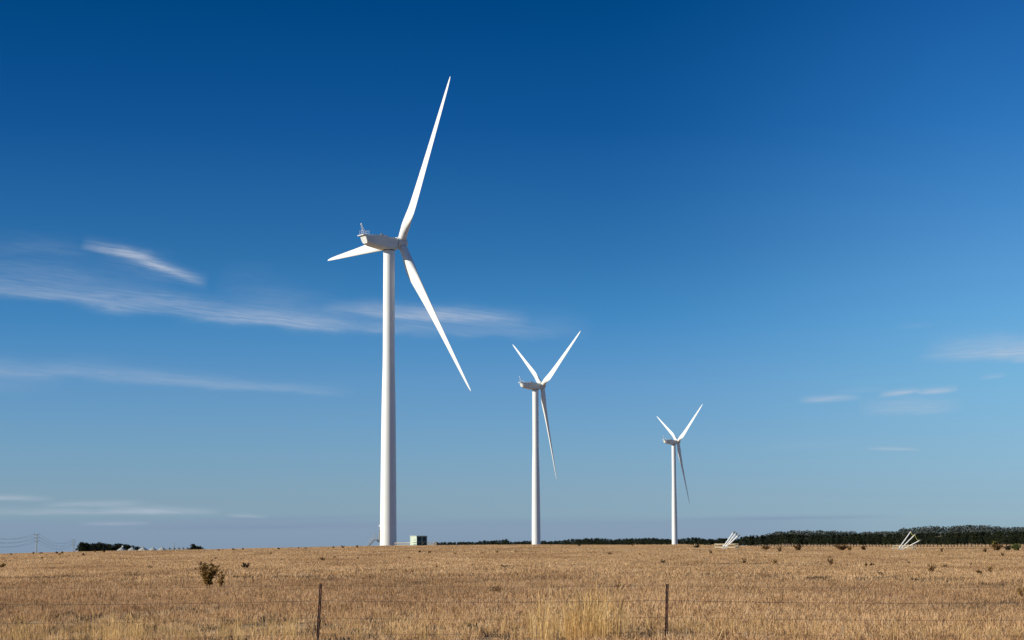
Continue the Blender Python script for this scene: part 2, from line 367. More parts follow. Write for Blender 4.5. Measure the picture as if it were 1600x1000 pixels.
ys = np.concatenate([[-400,-150,-50,-10], np.arange(0, 120, 4), np.geomspace(120, 440, 45), [448,455,462,470,480,500,530], np.geomspace(560, 9500, 60)])
qs = np.concatenate([np.linspace(-1.6, -.36, 14), np.linspace(-.34, .34, 160), np.linspace(.36, 1.6, 14)])
g = MB(); vs = []
nq = len(qs)
X = np.array([[q*(abs(y)+45) for q in qs] for y in ys]); Y = np.repeat(ys[:, None], nq, 1)
Z = ground(X, Y) + .03*np.sin(X*.31+Y*.17)*np.sin(Y*.23-X*.11)*(Y < 470)
g.v = list(zip(X.ravel(), Y.ravel(), Z.ravel()))
g.f = [(i*nq+j, i*nq+j+1, (i+1)*nq+j+1, (i+1)*nq+j) for i in range(len(ys)-1) for j in range(nq-1)]
go = g.build('ground', MT['field'], smooth=True); tag(go, kind='structure')

# ------------------------------------------------------------------ grass (stuff), instanced clumps of blades
def clump(name, n, rad, hmin, hmax, wmin, wmax, m, lean=.35, seed=0, curve=False):
    r = random.Random(seed); b = MB()
    for i in range(n):
        a = r.uniform(0, 6.283); d = rad*math.sqrt(r.random()); x, y = d*math.cos(a), d*math.sin(a)
        h = r.uniform(hmin, hmax)*(1 if r.random() > .15 else 1.35); w = r.uniform(wmin, wmax); t = r.uniform(0, 6.283)
        dx, dy = math.cos(t)*w/2, math.sin(t)*w/2
        la = r.uniform(0, 6.283); ll = abs(r.gauss(0, lean))*h; lx, ly = math.cos(la)*ll, math.sin(la)*ll
        if curve:
            b.add([(x-dx,y-dy,-.03),(x+dx,y+dy,-.03),(x+dx*.8+lx*.35,y+dy*.8+ly*.35,h*.6),(x-dx*.8+lx*.35,y-dy*.8+ly*.35,h*.6),(x+lx*1.0+dx*1.3,y+ly+dy*1.3,h*.9),(x+lx*.95-dx*1.3,y+ly*.95-dy*1.3,h*.88),(x+lx*1.3,y+ly*1.3,h)],
                  [(0,1,2,3),(3,2,4,5),(5,4,6)])
        else:
            b.add([(x-dx,y-dy,-.03),(x+dx,y+dy,-.03),(x+lx+dx*.5,y+ly+dy*.5,h),(x+lx-dx*.5,y+ly-dy*.5,h)], [(0,1,2,3)])
    return b.mesh(name, m)
def scatter(name, pts, scl, meshes, label=None, cat=None):
    src = bpy.data.collections.new(name+'_source')
    for i, me in enumerate(meshes): src.objects.link(bpy.data.objects.new('tuft', me))
    me = bpy.data.meshes.new(name); me.vertices.add(len(pts)); me.vertices.foreach_set('co', np.asarray(pts, np.float32).ravel())
    at_ = me.attributes.new('scl', 'FLOAT', 'POINT'); at_.data.foreach_set('value', np.asarray(scl, np.float32))
    o = bpy.data.objects.new(name, me); COL.objects.link(o)
    ng = bpy.data.node_groups.new(name, 'GeometryNodeTree')
    ng.interface.new_socket('Geometry', in_out='INPUT', socket_type='NodeSocketGeometry'); ng.interface.new_socket('Geometry', in_out='OUTPUT', socket_type='NodeSocketGeometry')
    n = ng.nodes; l = ng.links; gi = n.new('NodeGroupInput'); gout = n.new('NodeGroupOutput')
    ci = n.new('GeometryNodeCollectionInfo'); ci.inputs[0].default_value = src; ci.inputs[1].default_value = True; ci.inputs[2].default_value = True
    ip = n.new('GeometryNodeInstanceOnPoints'); ip.inputs['Pick Instance'].default_value = True
    mp = n.new('GeometryNodeMeshToPoints')
    l.new(gi.outputs[0], mp.inputs[0]); l.new(mp.outputs[0], ip.inputs['Points']); l.new(ci.outputs[0], ip.inputs['Instance'])
    rv = n.new('FunctionNodeRandomValue'); rv.data_type = 'FLOAT_VECTOR'; rv.inputs[0].default_value = (0,0,0); rv.inputs[1].default_value = (0,0,6.283); l.new(rv.outputs[0], ip.inputs['Rotation'])
    ri = n.new('FunctionNodeRandomValue'); ri.data_type = 'INT'; ri.inputs[4].default_value = 0; ri.inputs[5].default_value = len(meshes)-1; ri.inputs[8].default_value = 3
    l.new(ri.outputs[2], ip.inputs['Instance Index'])
    na = n.new('GeometryNodeInputNamedAttribute'); na.data_type = 'FLOAT'; na.inputs[0].default_value = 'scl'; l.new(na.outputs[0], ip.inputs['Scale'])
    l.new(ip.outputs[0], gout.inputs[0])
    md = o.modifiers.new('instances', 'NODES'); md.node_group = ng
    tag(o, label, cat, kind='stuff'); return o
rg = np.random.default_rng(5)
def band(y0, y1, dens, um=.33):
    n = int(um*(y1*y1-y0*y0)*dens); y = np.sqrt(rg.uniform(y0*y0, y1*y1, n)); x = rg.uniform(-um, um, n)*y
    # patchy: cheap value noise
    p = np.sin(x*.21+1.3*np.sin(y*.13))+np.sin(y*.083+x*.047+2)+.8*np.sin(x*.61-y*.37+1)
    keep = rg.random(n) < np.clip(.72+.24*p, .18, 1); x, y = x[keep], y[keep]
    z = ground(x, y)+.03*np.sin(x*.31+y*.17)*np.sin(y*.23-x*.11)
    return np.stack([x, y, z], 1), p[keep]
P, pp = band(34, 95, 9.5)
scatter('stubble_grass', P, rg.uniform(.65, 1.25, len(P))*(1+.12*pp), [clump('tuft', 60, .30, .04, .19, .010, .020, MT['straw'], .75, s) for s in range(8)], 'short dry tan stubble covering the field behind the fence', 'grass')
P, pp = band(92, 225, 2.2)
scatter('stubble_grass', P, rg.uniform(.7, 1.25, len(P)), [clump('tuft', 80, .7, .05, .19, .02, .04, MT['straw'], .65, 20+s) for s in range(6)], 'dry tan stubble across the middle of the field', 'grass')
P, pp = band(220, 475, .55)
scatter('stubble_grass', P, rg.uniform(.7, 1.2, len(P)), [clump('tuft', 110, 1.5, .06, .20, .03, .06, MT['straw'], .5, 40+s) for s in range(6)], 'dry tan stubble up to the crest where the towers stand', 'grass')
n = 16000; y = np.sqrt(rg.uniform(475**2, 2700**2, n)); x = rg.uniform(.07, .34, n)*y
scatter('stubble_grass', np.stack([x, y, ground(x, y)], 1), rg.uniform(.8, 1.2, n), [clump('tuft', 110, 8, .15, .35, .12, .3, MT['straw'], .5, 60+s) for s in range(4)], 'pale far stubble seen under the trees at right', 'grass')
# dark, grey weeds: scattered and along old wheel tracks
pts = []
def track(x0, x1, r0, r1, n):
    for i in range(n):
        t = rnd.random(); px = x0+(x1-x0)*t
        if math.sin(px*.07)+math.sin(px*.023+1) < -.6 and rnd.random() < .8: continue
        p = ground_at(px, r0+(r1-r0)*t+rnd.gauss(0, .35)); pts.append(tuple(p))
track(-10, 225, 908, 902, 420); track(-10, 130, 880, 873, 110); track(330, 620, 897, 894, 130); track(780, 1060, 888, 885, 200); track(1040, 1300, 884, 883, 420); track(780, 1060, 887, 885.5, 160); track(1180, 1340, 883, 882, 90); track(1400, 1610, 878, 876, 130)
track(440, 620, 930, 928, 60); track(630, 780, 932, 930, 70); track(1250, 1420, 906, 905, 60); track(1330, 1500, 907, 908, 60); track(0, 240, 876, 868, 70)
nt_ = len(pts); scl = list(rg.uniform(.6, 1.1, nt_))
P, pp = band(38, 112, 3.4); k = pp < 1.1; P = P[k]
pts += [tuple(p) for p in P]; scl += list(rg.uniform(.35, .85, len(P))*np.where(pp[k] < -.3, 1.15, .8))
scatter('dark_weeds', pts, scl, [clump('tuft', 34, .22, .05, .17, .012, .03, MT['dstraw'], .8, 70+s) for s in range(5)], 'low dark grey dead weeds among the stubble and along the old wheel tracks', 'weeds')
P, pp = band(38, 62, .8); k = pp > .2
scatter('green_regrowth', P[k], rg.uniform(.4, .9, k.sum()), [clump('tuft', 30, .2, .03, .10, .010, .022, MT['gstraw'], .9, 90+s) for s in range(4)], 'thin green regrowth low between the stubble near the fence', 'grass')
# tall golden grass along the fence
pts = []; scl = []
def tall(px, spread, n, s0, s1, y0=40.5, y1=43.5):
    for i in range(n):
        q = rnd.gauss(px, spread); y = rnd.uniform(y0, y1); u = pix_dir(q, 1000)[0]; pts.append((u*y, y, gz(u*y, y))); scl.append(rnd.uniform(s0, s1))
tall(920, 30, 50, .65, 1.12, 39.8, 43); tall(885, 38, 34, .45, 1.0, 39.8, 43); tall(180, 42, 36, .4, .76); tall(205, 20, 14, .5, .85); tall(20, 30, 22, .4, .75); tall(420, 40, 20, .3, .6); tall(360, 60, 16, .3, .55)
tall(300, 60, 24, .3, .55); tall(620, 120, 34, .25, .5); tall(1150, 60, 34, .3, .55); tall(1380, 120, 70, .25, .55); tall(1560, 60, 30, .3, .55); tall(800, 500, 300, .2, .45, 40.5, 50); tall(90, 40, 24, .3, .6)
scatter('tall_grass', pts, scl, [clump('tuft', 11, .26, .3, .95, .007, .014, MT['gold'], .24, 110+s, True) for s in range(9)], 'tall golden dry grass standing along the wire fence', 'grass')

# ------------------------------------------------------------------ wind turbines
HUBZ = 70.8
def tower_mb(h, ):
    rr = [(0,3.80),(.02,3.78),(.18,3.6),(.33,3.40),(.45,3.24),(.51,3.10),(.56,2.95),(.61,2.80),(.66,2.72),(.80,2.68),(1,2.62)]
    b = MB(); n = 64
    for i, (t, d) in enumerate(rr):
        for k in range(n): a = 2*math.pi*k/n; b.v.append((math.cos(a)*d/2, math.sin(a)*d/2, t*h))
    for i in range(len(rr)-1):
        for k in range(n): b.f.append((i*n+k, i*n+(k+1) % n, (i+1)*n+(k+1) % n, (i+1)*n+k))
    b.f.append(tuple((len(rr)-1)*n+k for k in range(n)))
    return b
def lathe(prof, n=48, axis='z'):
    b = MB()
    for (t, r) in prof:
        for k in range(n):
            a = 2*math.pi*k/n
            b.v.append((math.cos(a)*r, math.sin(a)*r, t) if axis == 'z' else (t, math.cos(a)*r, math.sin(a)*r))
    for i in range(len(prof)-1):
        for k in range(n): 
            q = (i*n+k, i*n+(k+1) % n, (i+1)*n+(k+1) % n, (i+1)*n+k); b.f.append(q)
    b.f.append(tuple(range(n-1, -1, -1))); b.f.append(tuple((len(prof)-1)*n+k for k in range(n)))
    return b
def nacelle_mb():
    # X forward to the rotor; sections: x_top, x_bottom, half width, z bottom, z top
    sec = [(-7.05,-6.30,1.18,-.55,1.20),(-6.75,-6.05,1.30,-.63,1.30),(-5.4,-5.2,1.42,-.95,1.48),(-3.2,-3.2,1.50,-1.30,1.58),(-1.35,-1.4,1.54,-1.60,1.56),(-.75,-.8,1.54,-1.66,1.22),(.6,.6,1.54,-1.68,1.20),(1.30,1.30,1.52,-1.62,1.16),(1.50,1.50,1.42,-1.5,1.06)]
    b = MB(); n = 0
    for xt, xb, w, zb, zt in sec:
        c = .22; cb = .45
        ring = [(-w, zb+cb),(-w+cb*.8, zb),(w-cb*.8, zb),(w, zb+cb),(w+.03, (zb+zt)/2+.1),(w-.06, zt-c),(w-c, zt),(-w+c, zt),(-w+.06, zt-c),(-w-.03, (zb+zt)/2+.1)]
        n = len(ring)
        for y, z in ring:
            t = (z-zb)/(zt-zb); b.v.append((xb+(xt-xb)*t, y, z))
    for i in range(len(sec)-1):
        for k in range(n): b.f.append((i*n+k, (i+1)*n+k, (i+1)*n+(k+1) % n, i*n+(k+1) % n))
    b.f.append(tuple(range(n))); b.f.append(tuple((len(sec)-1)*n+k for k in range(n-1, -1, -1)))
    return b
RR = 41.0
def blade_mb(tw_off=0):
    st = [(.9,1.9,1.0,14),(1.8,1.9,1.0,14),(3.0,1.95,.92,14),(4.4,2.35,.68,13.5),(5.8,2.85,.48,12.5),(7.2,3.18,.37,11),(8.4,3.22,.31,10),(10,3.05,.27,8.6),(13,2.7,.235,6.6),(17,2.28,.21,4.8),(22,1.86,.19,3.2),(27,1.5,.175,2.1),(32,1.17,.165,1.2),(36,.88,.155,.6),(38.5,.66,.15,.2),(40,.44,.15,0),(40.7,.24,.15,0),(41,.06,.2,0)]
    n = 28; b = MB()
    for r, ch, th, tw in st:
        round_ = max(0, min(1, (th-.3)/.7)); A = R(tw+tw_off)
        for k in range(n):
            a = 2*math.pi*k/n; c = (1-math.cos(a))/2                    # 0 leading edge .. 1 trailing edge
            s = 1 if a <= math.pi else -1
            naca = 5*th*(.2969*math.sqrt(c)-.126*c-.3516*c*c+.2843*c**3-.1036*c**4)
            y = s*naca*(1.15 if s > 0 else .85)*(1-round_)+round_*math.sin(a)/2
            x = c-(.26*(1-round_)+.5*round_)
            x *= -ch; y *= ch*(1 if round_ > .99 else 1)                    # +x leading edge, +y suction side
            b.v.append((x*math.cos(A)+y*math.sin(A), -x*math.sin(A)+y*math.cos(A), r))
    for i in range(len(st)-1):
        for k in range(n): b.f.append((i*n+k, i*n+(k+1) % n, (i+1)*n+(k+1) % n, (i+1)*n+k))
    b.f.append(tuple(range(n-1, -1, -1))); b.f.append(tuple((len(st)-1)*n+k for k in range(n)))
    # pre-bend towards the wind (-y is upwind)
    b.v = [(x, y-3.35*(z/RR)**1.05, z) for x, y, z in b.v]
    return b
TH = [math.degrees(a) for a in (.5902, .4105, .3645)]
TM = {}
def turbine(px, d, theta, phi, label, detail):
    u = pix_dir(px, 853)[0]; x = u*d; z = gz(x, d); t = empty('wind_turbine', (x, d, z)); h = HUBZ-z
    tag(t, label, 'wind turbine', 'white wind turbines in the dry field')
    tw = tower_mb(h-1.62).build('tower', MT['white'], t, smooth=True)
    autosmooth(tw, 40)
    fl = lathe([(-.25,2.25),(.12,2.25),(.13,2.05),(.30,2.04),(.31,1.9)], 48).build('base_flange', MT['conc'], tw)
    lathe([(0,1.36),(.22,1.36)], 48).build('yaw_ring', MT['dark'], tw, loc=(0,0,h-1.80))
    n_ = nacelle_mb().build('nacelle', MT['nac'], t, loc=(0,0,h), rot=(0,0,theta)); autosmooth(n_, 28)
    # rear roof lip, hatch, wind mast with rail
    MB().box((-7.0,0,1.30), (1.2,2.75,.16)).build('roof_lip', MT['white'], n_)
    hb = MB(); hb.tube([(-1.9+.42*math.cos(a), 0, 1.52+.5*math.sin(a)) for a in np.linspace(0, math.pi, 9)], .11, 8); hb.box((-1.9,0,1.66), (.6,.9,.2))
    hb.build('roof_hatch', MT['beige'], n_)
    m = MB(); top_ = Vector((-7.35,0,3.85))
    for sx_ in (-1, 1):
        for sy_ in (-1, 1):
            m.tube([(-6.5+sx_*.42, sy_*.42, 1.32), top_+Vector((sx_*.07, sy_*.07, -.15))], .024, 6)
    for q in (.25, .45, .65, .85):
        c = Vector((-6.5,0,1.32)).lerp(top_, q); w = .42*(1-q)+.08
        for a, b_ in (((-w,-w),(w,-w)),((w,-w),(w,w)),((w,w),(-w,w)),((-w,w),(-w,-w))): m.tube([c+Vector((*a,0)), c+Vector((*b_,0))], .018, 5)
    for zz in (1.82, 2.3):
        for a, b_ in (((-7.3,-.9),(-5.8,-.9)),((-5.8,-.9),(-5.8,.9)),((-5.8,.9),(-7.3,.9)),((-7.3,.9),(-7.3,-.9))): m.tube([(*a,zz),(*b_,zz)], .018, 5)
    for a in ((-7.3,-.9),(-5.8,-.9),(-5.8,.9),(-7.3,.9)): m.tube([(*a,1.3),(*a,2.3)], .02, 5)
    m.build('wind_mast', MT['pale'], n_)
    lathe([(-.2,.04),(-.14,.14),(0,.19),(.14,.14),(.2,.04)], 12).build('beacon', MT['pale'], n_, loc=tuple(top_), smooth=True)
    # hub
    tilt = R(5); c, s = math.cos, math.sin
    a = Vector((c(theta)*c(tilt), s(theta)*c(tilt), s(tilt))); ur = Vector((s(theta), -c(theta), 0)); v = ur.cross(a); v = v if v.z > 0 else -v
    hc = Vector((0,0,h))+a*3.15
    rot = Matrix((a, -ur, v)).transposed()
    hub = lathe([(-1.4,1.22),(-1.32,1.33),(-1.1,1.38),(.8,1.38),(1.1,1.26),(1.35,.95),(1.5,.5),(1.56,.1)], 40, 'x').build('hub', MT['nac'], t, smooth=True)
    hub.location = hc; hub.rotation_euler = rot.to_euler(); autosmooth(hub, 40)
    lathe([(-1.65,1.1),(-1.41,1.1)], 40, 'x').build('rotor_bearing', MT['dark'], hub)
    if 'blade' not in TM: TM['blade'] = blade_mb().mesh('blade', MT['blade'], True)
    for k in range(3):
        A = phi+k*2*math.pi/3; rad = c(A)*v+s(A)*ur; tan = s(A)*v-c(A)*ur
        bo = bpy.data.objects.new('blade', TM['blade']); COL.objects.link(bo); bo.parent = t
        # columns: x -> leading edge direction, y -> suction side (downwind), z -> span
        bm_ = Matrix((tan, -a, rad)).transposed().to_4x4(); bm_.translation = hc; bo.matrix_local = bm_
        if bm_.determinant() < 0: print('flip')
    # door, lamp
    lr = Matrix.Rotation(R(0), 3, 'Z')
    dr = MB().box((-1.90,-.1,2.75), (.16,1.0,2.2)); dr.build('door', MT['beige'], tw)
    if detail:
        MB().box((-1.95,-.1,4.75), (.35,.4,.45)).box((-2.12,-.1,4.65), (.12,.25,.2)).build('door_lamp', MT['pale'], tw)
        # stairs up to the door, rising from the left
        s_ = MB()
        for y in (-.6, .45):
            s_.bar((-4.55,y,.05), (-3.05,y,1.62), .07, .24); s_.bar((-3.05,y,1.62), (-1.9,y,1.62), .07, .2)
        s_.box((-2.45,-.08,1.55), (1.15,1.05,.06)); s_.bar((-2.6,-.08,1.5), (-1.95,-.08,1.05), .12, .3)
        so = s_.build('stair_frame', MT['galv'], t)
        tr = MB().box((0,0,0), (.26,1.0,.04)).mesh('tread', MT['galv'])
        for i in range(7):
            o = bpy.data.objects.new('tread', tr); COL.objects.link(o); o.parent = so; o.location = (-4.45+i*.215, -.08, .22+i*.222)
        for y in (-.62, .48):
            r_ = MB()
            for hh in (.55, 1.05): r_.tube([(-4.55,y,.1+hh),(-3.05,y,1.66+hh),(-1.95,y,1.66+hh)], .028, 6)
            for xx, zz in ((-4.55,.1),(-3.8,.88),(-3.05,1.66),(-2.1,1.66)): r_.tube([(xx,y,zz),(xx,y,zz+1.06)], .03, 6)
            r_.build('handrail', MT['galv'], so)
    return t
turbine(606.6, 482, .5902, .5393, 'largest and nearest white wind turbine, door stairs at its foot and a green kiosk beside', True)
turbine(837.8, 906, .4105, 1.0566, 'middle white wind turbine, between the largest one and the smallest one', False)
turbine(1054.4, 1379, .3645, .9961, 'smallest and farthest white wind turbine, in front of the dark tree row', False)

# ------------------------------------------------------------------ kiosk and its timber rail fence
kp = at(651, 468); kz = kp.z
k = empty('transformer_kiosk', kp, R(0)); tag(k, 'pale green metal transformer kiosk standing behind rails right of the largest turbine', 'kiosk')
be = R(34); nl = Vector((-math.cos(be), -math.sin(be), 0)); nr = Vector((math.sin(be), -math.cos(be), 0))
# corner nearest the camera at origin; left face runs along -nr... build in a rotated frame
krot = -be  # local +x = right-near normal, local +y... 
kr = empty('tmp'); bpy.data.objects.remove(kr)
def kv(a, b, z): return (-nl*0 + (-nr)*a + (-nl)*b + Vector((0,0,z)))   # a: back along the left face, b: back along the right face
LA, LB, KH = 2.75, 2.70, 2.35
def kbox(a0, a1, b0, b1, z0, z1):
    v = [kv(a, b, z) for z in (z0, z1) for a, b in ((a0,b0),(a1,b0),(a1,b1),(a0,b1))]
    return MB().add(v, [(0,1,2,3),(7,6,5,4),(0,4,5,1),(1,5,6,2),(2,6,7,3),(3,7,4,0)])
body = kbox(0, LA, 0, LB, .05, KH-.1).build('body', MT['mint'], k)
kbox(-.08, LA+.08, -.08, LB+.08, KH-.1, KH).build('roof', MT['mint'], k)
kbox(-.1, LA+.1, -.1, LB+.1, -.15, .05).build('plinth', MT['conc'], k)
for b0, b1 in ((.12, 1.28), (1.40, 2.58)):
    dd = kbox(-.03, 0, b0, b1, .12, KH-.2).build('door_panel', MT['mintshade'], k)  # panel colour carries the shade of this side
    kbox(-.06, -.032, b0+.18, b1-.18, 1.25, 2.0).build('louvre', MT['louvre'], dd)
    kbox(-.06, -.032, b0+.18, b1-.18, .3, .75).build('louvre', MT['louvre'], dd)
kbox(-.065, -.032, 1.46, 1.72, .55, .85).build('warning_plate', MT['yellow'], k)
for z in (.32, .78): kbox(.1, 1.35, -.03, 0, z, z+.12).build('dark_strip', MT['louvre'], k)  # thin dark strips laid on the left face
kbox(.55, .8, -.03, 0, 1.3, 1.5).build('dark_strip', MT['louvre'], k)

def rail_fence(name, label, pts, h, rails, closed=True, rw=.09, rh=.17, post=.16, cat='fence'):
    c = sum((Vector(p) for p in pts), Vector())/len(pts); o = empty(name, c); tag(o, label, cat)
    n = len(pts); segs = n if closed else n-1
    pm = MB().box((0,0,h/2-.15), (post,post,h+.3)).mesh('post', MT['cream'])
    for p in pts:
        q = bpy.data.objects.new('post', pm); COL.objects.link(q); q.parent = o; q.location = Vector(p)-c
    for i in range(segs):
        a, b = Vector(pts[i])-c, Vector(pts[(i+1) % n])-c
        d = (b-a).normalized(); off = Vector((d.y, -d.x, 0))*(post/2+rw/2+.003)
        for r_ in rails: MB().bar(a+off+Vector((0,0,r_)), b+off+Vector((0,0,r_)), rw, rh).build('rail', MT['cream'], o)
    return o
kf = []
for px, d in ((617,478),(623,477.6),(629.5,477.2),(636,476.8),(643,476.2),(652,475.6),(661,475),(669,475),(675,475),(681,475),(682,468),(680.5,463)): kf.append(at(px, d)-Vector((0,0,.05)))
rail_fence('rail_fence', 'low cream timber rail fence between the largest turbine and the green kiosk', kf, .98, (.35,.88), False)

# ------------------------------------------------------------------ pipe enclosures at right
def enclosure(x0, x1, d, depth, rowb, rails, h, label, name='rail_enclosure', flip=1):
    g0 = ground_at((x0+x1)/2, rowb, 452); d = g0.y
    a = at(x0+1, d+.6); b = at(x1-1, d-1.6); b2 = at(x1+1.8, d+depth-2.2); a2 = at(x0+2.2, d+depth)
    mid1 = b.lerp(b2, .5)
    zz = min(p.z for p in (a,b,a2,b2))
    for p in (a,b,a2,b2): p.z = zz
    rail_fence(name, label, [a, b, b2, a2], h, rails, True, .10, .13, .20, 'enclosure'); return d, zz
dA, zA = enclosure(1117, 1151, 440, 3.2, 859.5, (.52,1.0), 1.12, 'cream timber rail enclosure around the three tightly bunched white pipes')
dB, zB = enclosure(1395, 1428, 440, 2.4, 859.9, (.52,1.0), 1.12, 'cream timber rail enclosure around the three widely fanned pipes with yellow rope')
def pipes(d, zz, lst, label, blocks, rope=None, ropename=None, dd=1.2):
    o = empty('vent_pipes', at(lst[0][0], d+dd, lst[0][1])); o.location.z = zz; tag(o, label, 'pipes')
    tips = []
    for x0, y0, x1, y1, y_off in lst:
        a = at(x0, d+dd, y0); b = at(x1, d+dd+y_off, y1); dirn = (b-a).normalized()
        a = a-dirn*max(0, (a.z-zz+.05)*.9)
        p = MB().tube([a-o.location, b-o.location], .115, 12).build('pipe', MT['pale'], o, smooth=False); autosmooth(p, 40)
        MB().tube([b-o.location, b+dirn*.22-o.location], .165, 10).tube([b+dirn*.22-o.location, b+dirn*.34+Vector((.12,0,-.02))-o.location], .09, 8).build('pipe_cap', MT['cap'], p)
        MB().tube([a+dirn*.5-o.location, a+dirn*.75-o.location], .19, 12).build('collar', MT['pale'], p)
        tips.append(b)
    for bx, by in blocks:
        q = at(bx, d+dd-.5, by)-o.location; q.z = .22
        MB().box(q, (.6,.5,.34), taper=.8).build('base_block', MT['pale'], o)
    if rope:
        pts = []
        for a, b in zip(tips, tips[1:]):
            for i in range(12):
                t = i/11; p = a.lerp(b, t); p.z -= .32*4*t*(1-t); p.x -= rope*4*t*(1-t); pts.append(p)
        r = MB().tube([p+Vector((.05,-.2,.05)) for p in pts], .035, 6).build('rope', MT['rope'] if ropename else MT['cap'])
        tag(r, ropename or 'thin pale cord', 'rope')
pipes(dA, zA, [(1131,853.5,1145.6,833,.6),(1133.5,854,1149.2,835,.2),(1136,853.5,1152.6,838,-.2)], 'three tightly bunched white pipes leaning right out of the left rail enclosure', [(1128.5,859),(1133,856.5)])
pipes(dB, zB, [(1407,853.5,1422.6,831.5,.7),(1409,856,1429,836,.2),(1414,856.5,1436.4,845,-.3)], 'three widely fanned white pipes leaning right out of the right rail enclosure', [(1405.5,857.5),(1409.5,858.5)], .12, 'thin yellow rope slung between the tips of the fanned pipes')

# ------------------------------------------------------------------ weeds and bushes
def weed_mesh(seed, leaf, stems=9, h=1.0, w=.8, n=26, ls=.07, rise=.35, m=None):
    r = random.Random(seed); st = MB(); lf = MB()
    for i in range(stems):
        a = r.uniform(0, 6.283); sp = w/2*math.sqrt(r.uniform(.02, 1)); hh = h*r.uniform(.6, 1)*(1-.25*(sp/(w/2)))
        p0 = Vector((r.gauss(0, .05*w), r.gauss(0, .05*w), -.05)); p2 = Vector((math.cos(a)*sp, math.sin(a)*sp, hh)); p1 = p0.lerp(p2, .5)+Vector((math.cos(a)*sp*-.12, math.sin(a)*sp*-.12, hh*.05))
        st.tube([p0, p1, p2], [.012*h+.004, .008*h+.003, .003], 4, False)
        for j in range(n):
            t = r.uniform(rise, 1); q = (p0.lerp(p1, t*2) if t < .5 else p1.lerp(p2, t*2-1))
            q = q+Vector((r.gauss(0, .035*w+.01), r.gauss(0, .035*w+.01), r.gauss(0, .02)))
            s = ls*r.uniform(.6, 1.4); d1 = Vector((r.gauss(0,1), r.gauss(0,1), r.gauss(0,.8)+.4)).normalized()*s; d2 = d1.cross(Vector((r.gauss(0,1), r.gauss(0,1), r.gauss(0,1)))).normalized()*s*.45
            lf.add([q-d1*.5, q+d2, q+d1, q-d2], [(0,1,2,3)])
    return st, lf
def weed(name, px, row, wpx, hpx, m, label, cat='plant', group=None, seed=0, stems=None, dens=26, parts=True, rise=.35, stem_m=None):
    p = ground_at(px, row); sc = p.y/F_PX; h = hpx*sc*1.45; w = wpx*sc*1.2
    stems = stems or max(7, int(wpx*1.1)); 
    ls = max(.05*h, 1.1*sc*1.4, .035)
    st, lf = weed_mesh(seed, None, stems, h, w, dens, ls, rise)
    if parts:
        o = empty(name, p, rnd.uniform(0, 6)); st.build('stem', MT[stem_m or 'wbrown'], o); lf.build('foliage', MT[m], o)
    else:
        lf.add(st.v, st.f); o = lf.build(name, MT[m], loc=p, rot=(0,0,rnd.uniform(0, 6)))
    tag(o, label, cat, group); return o
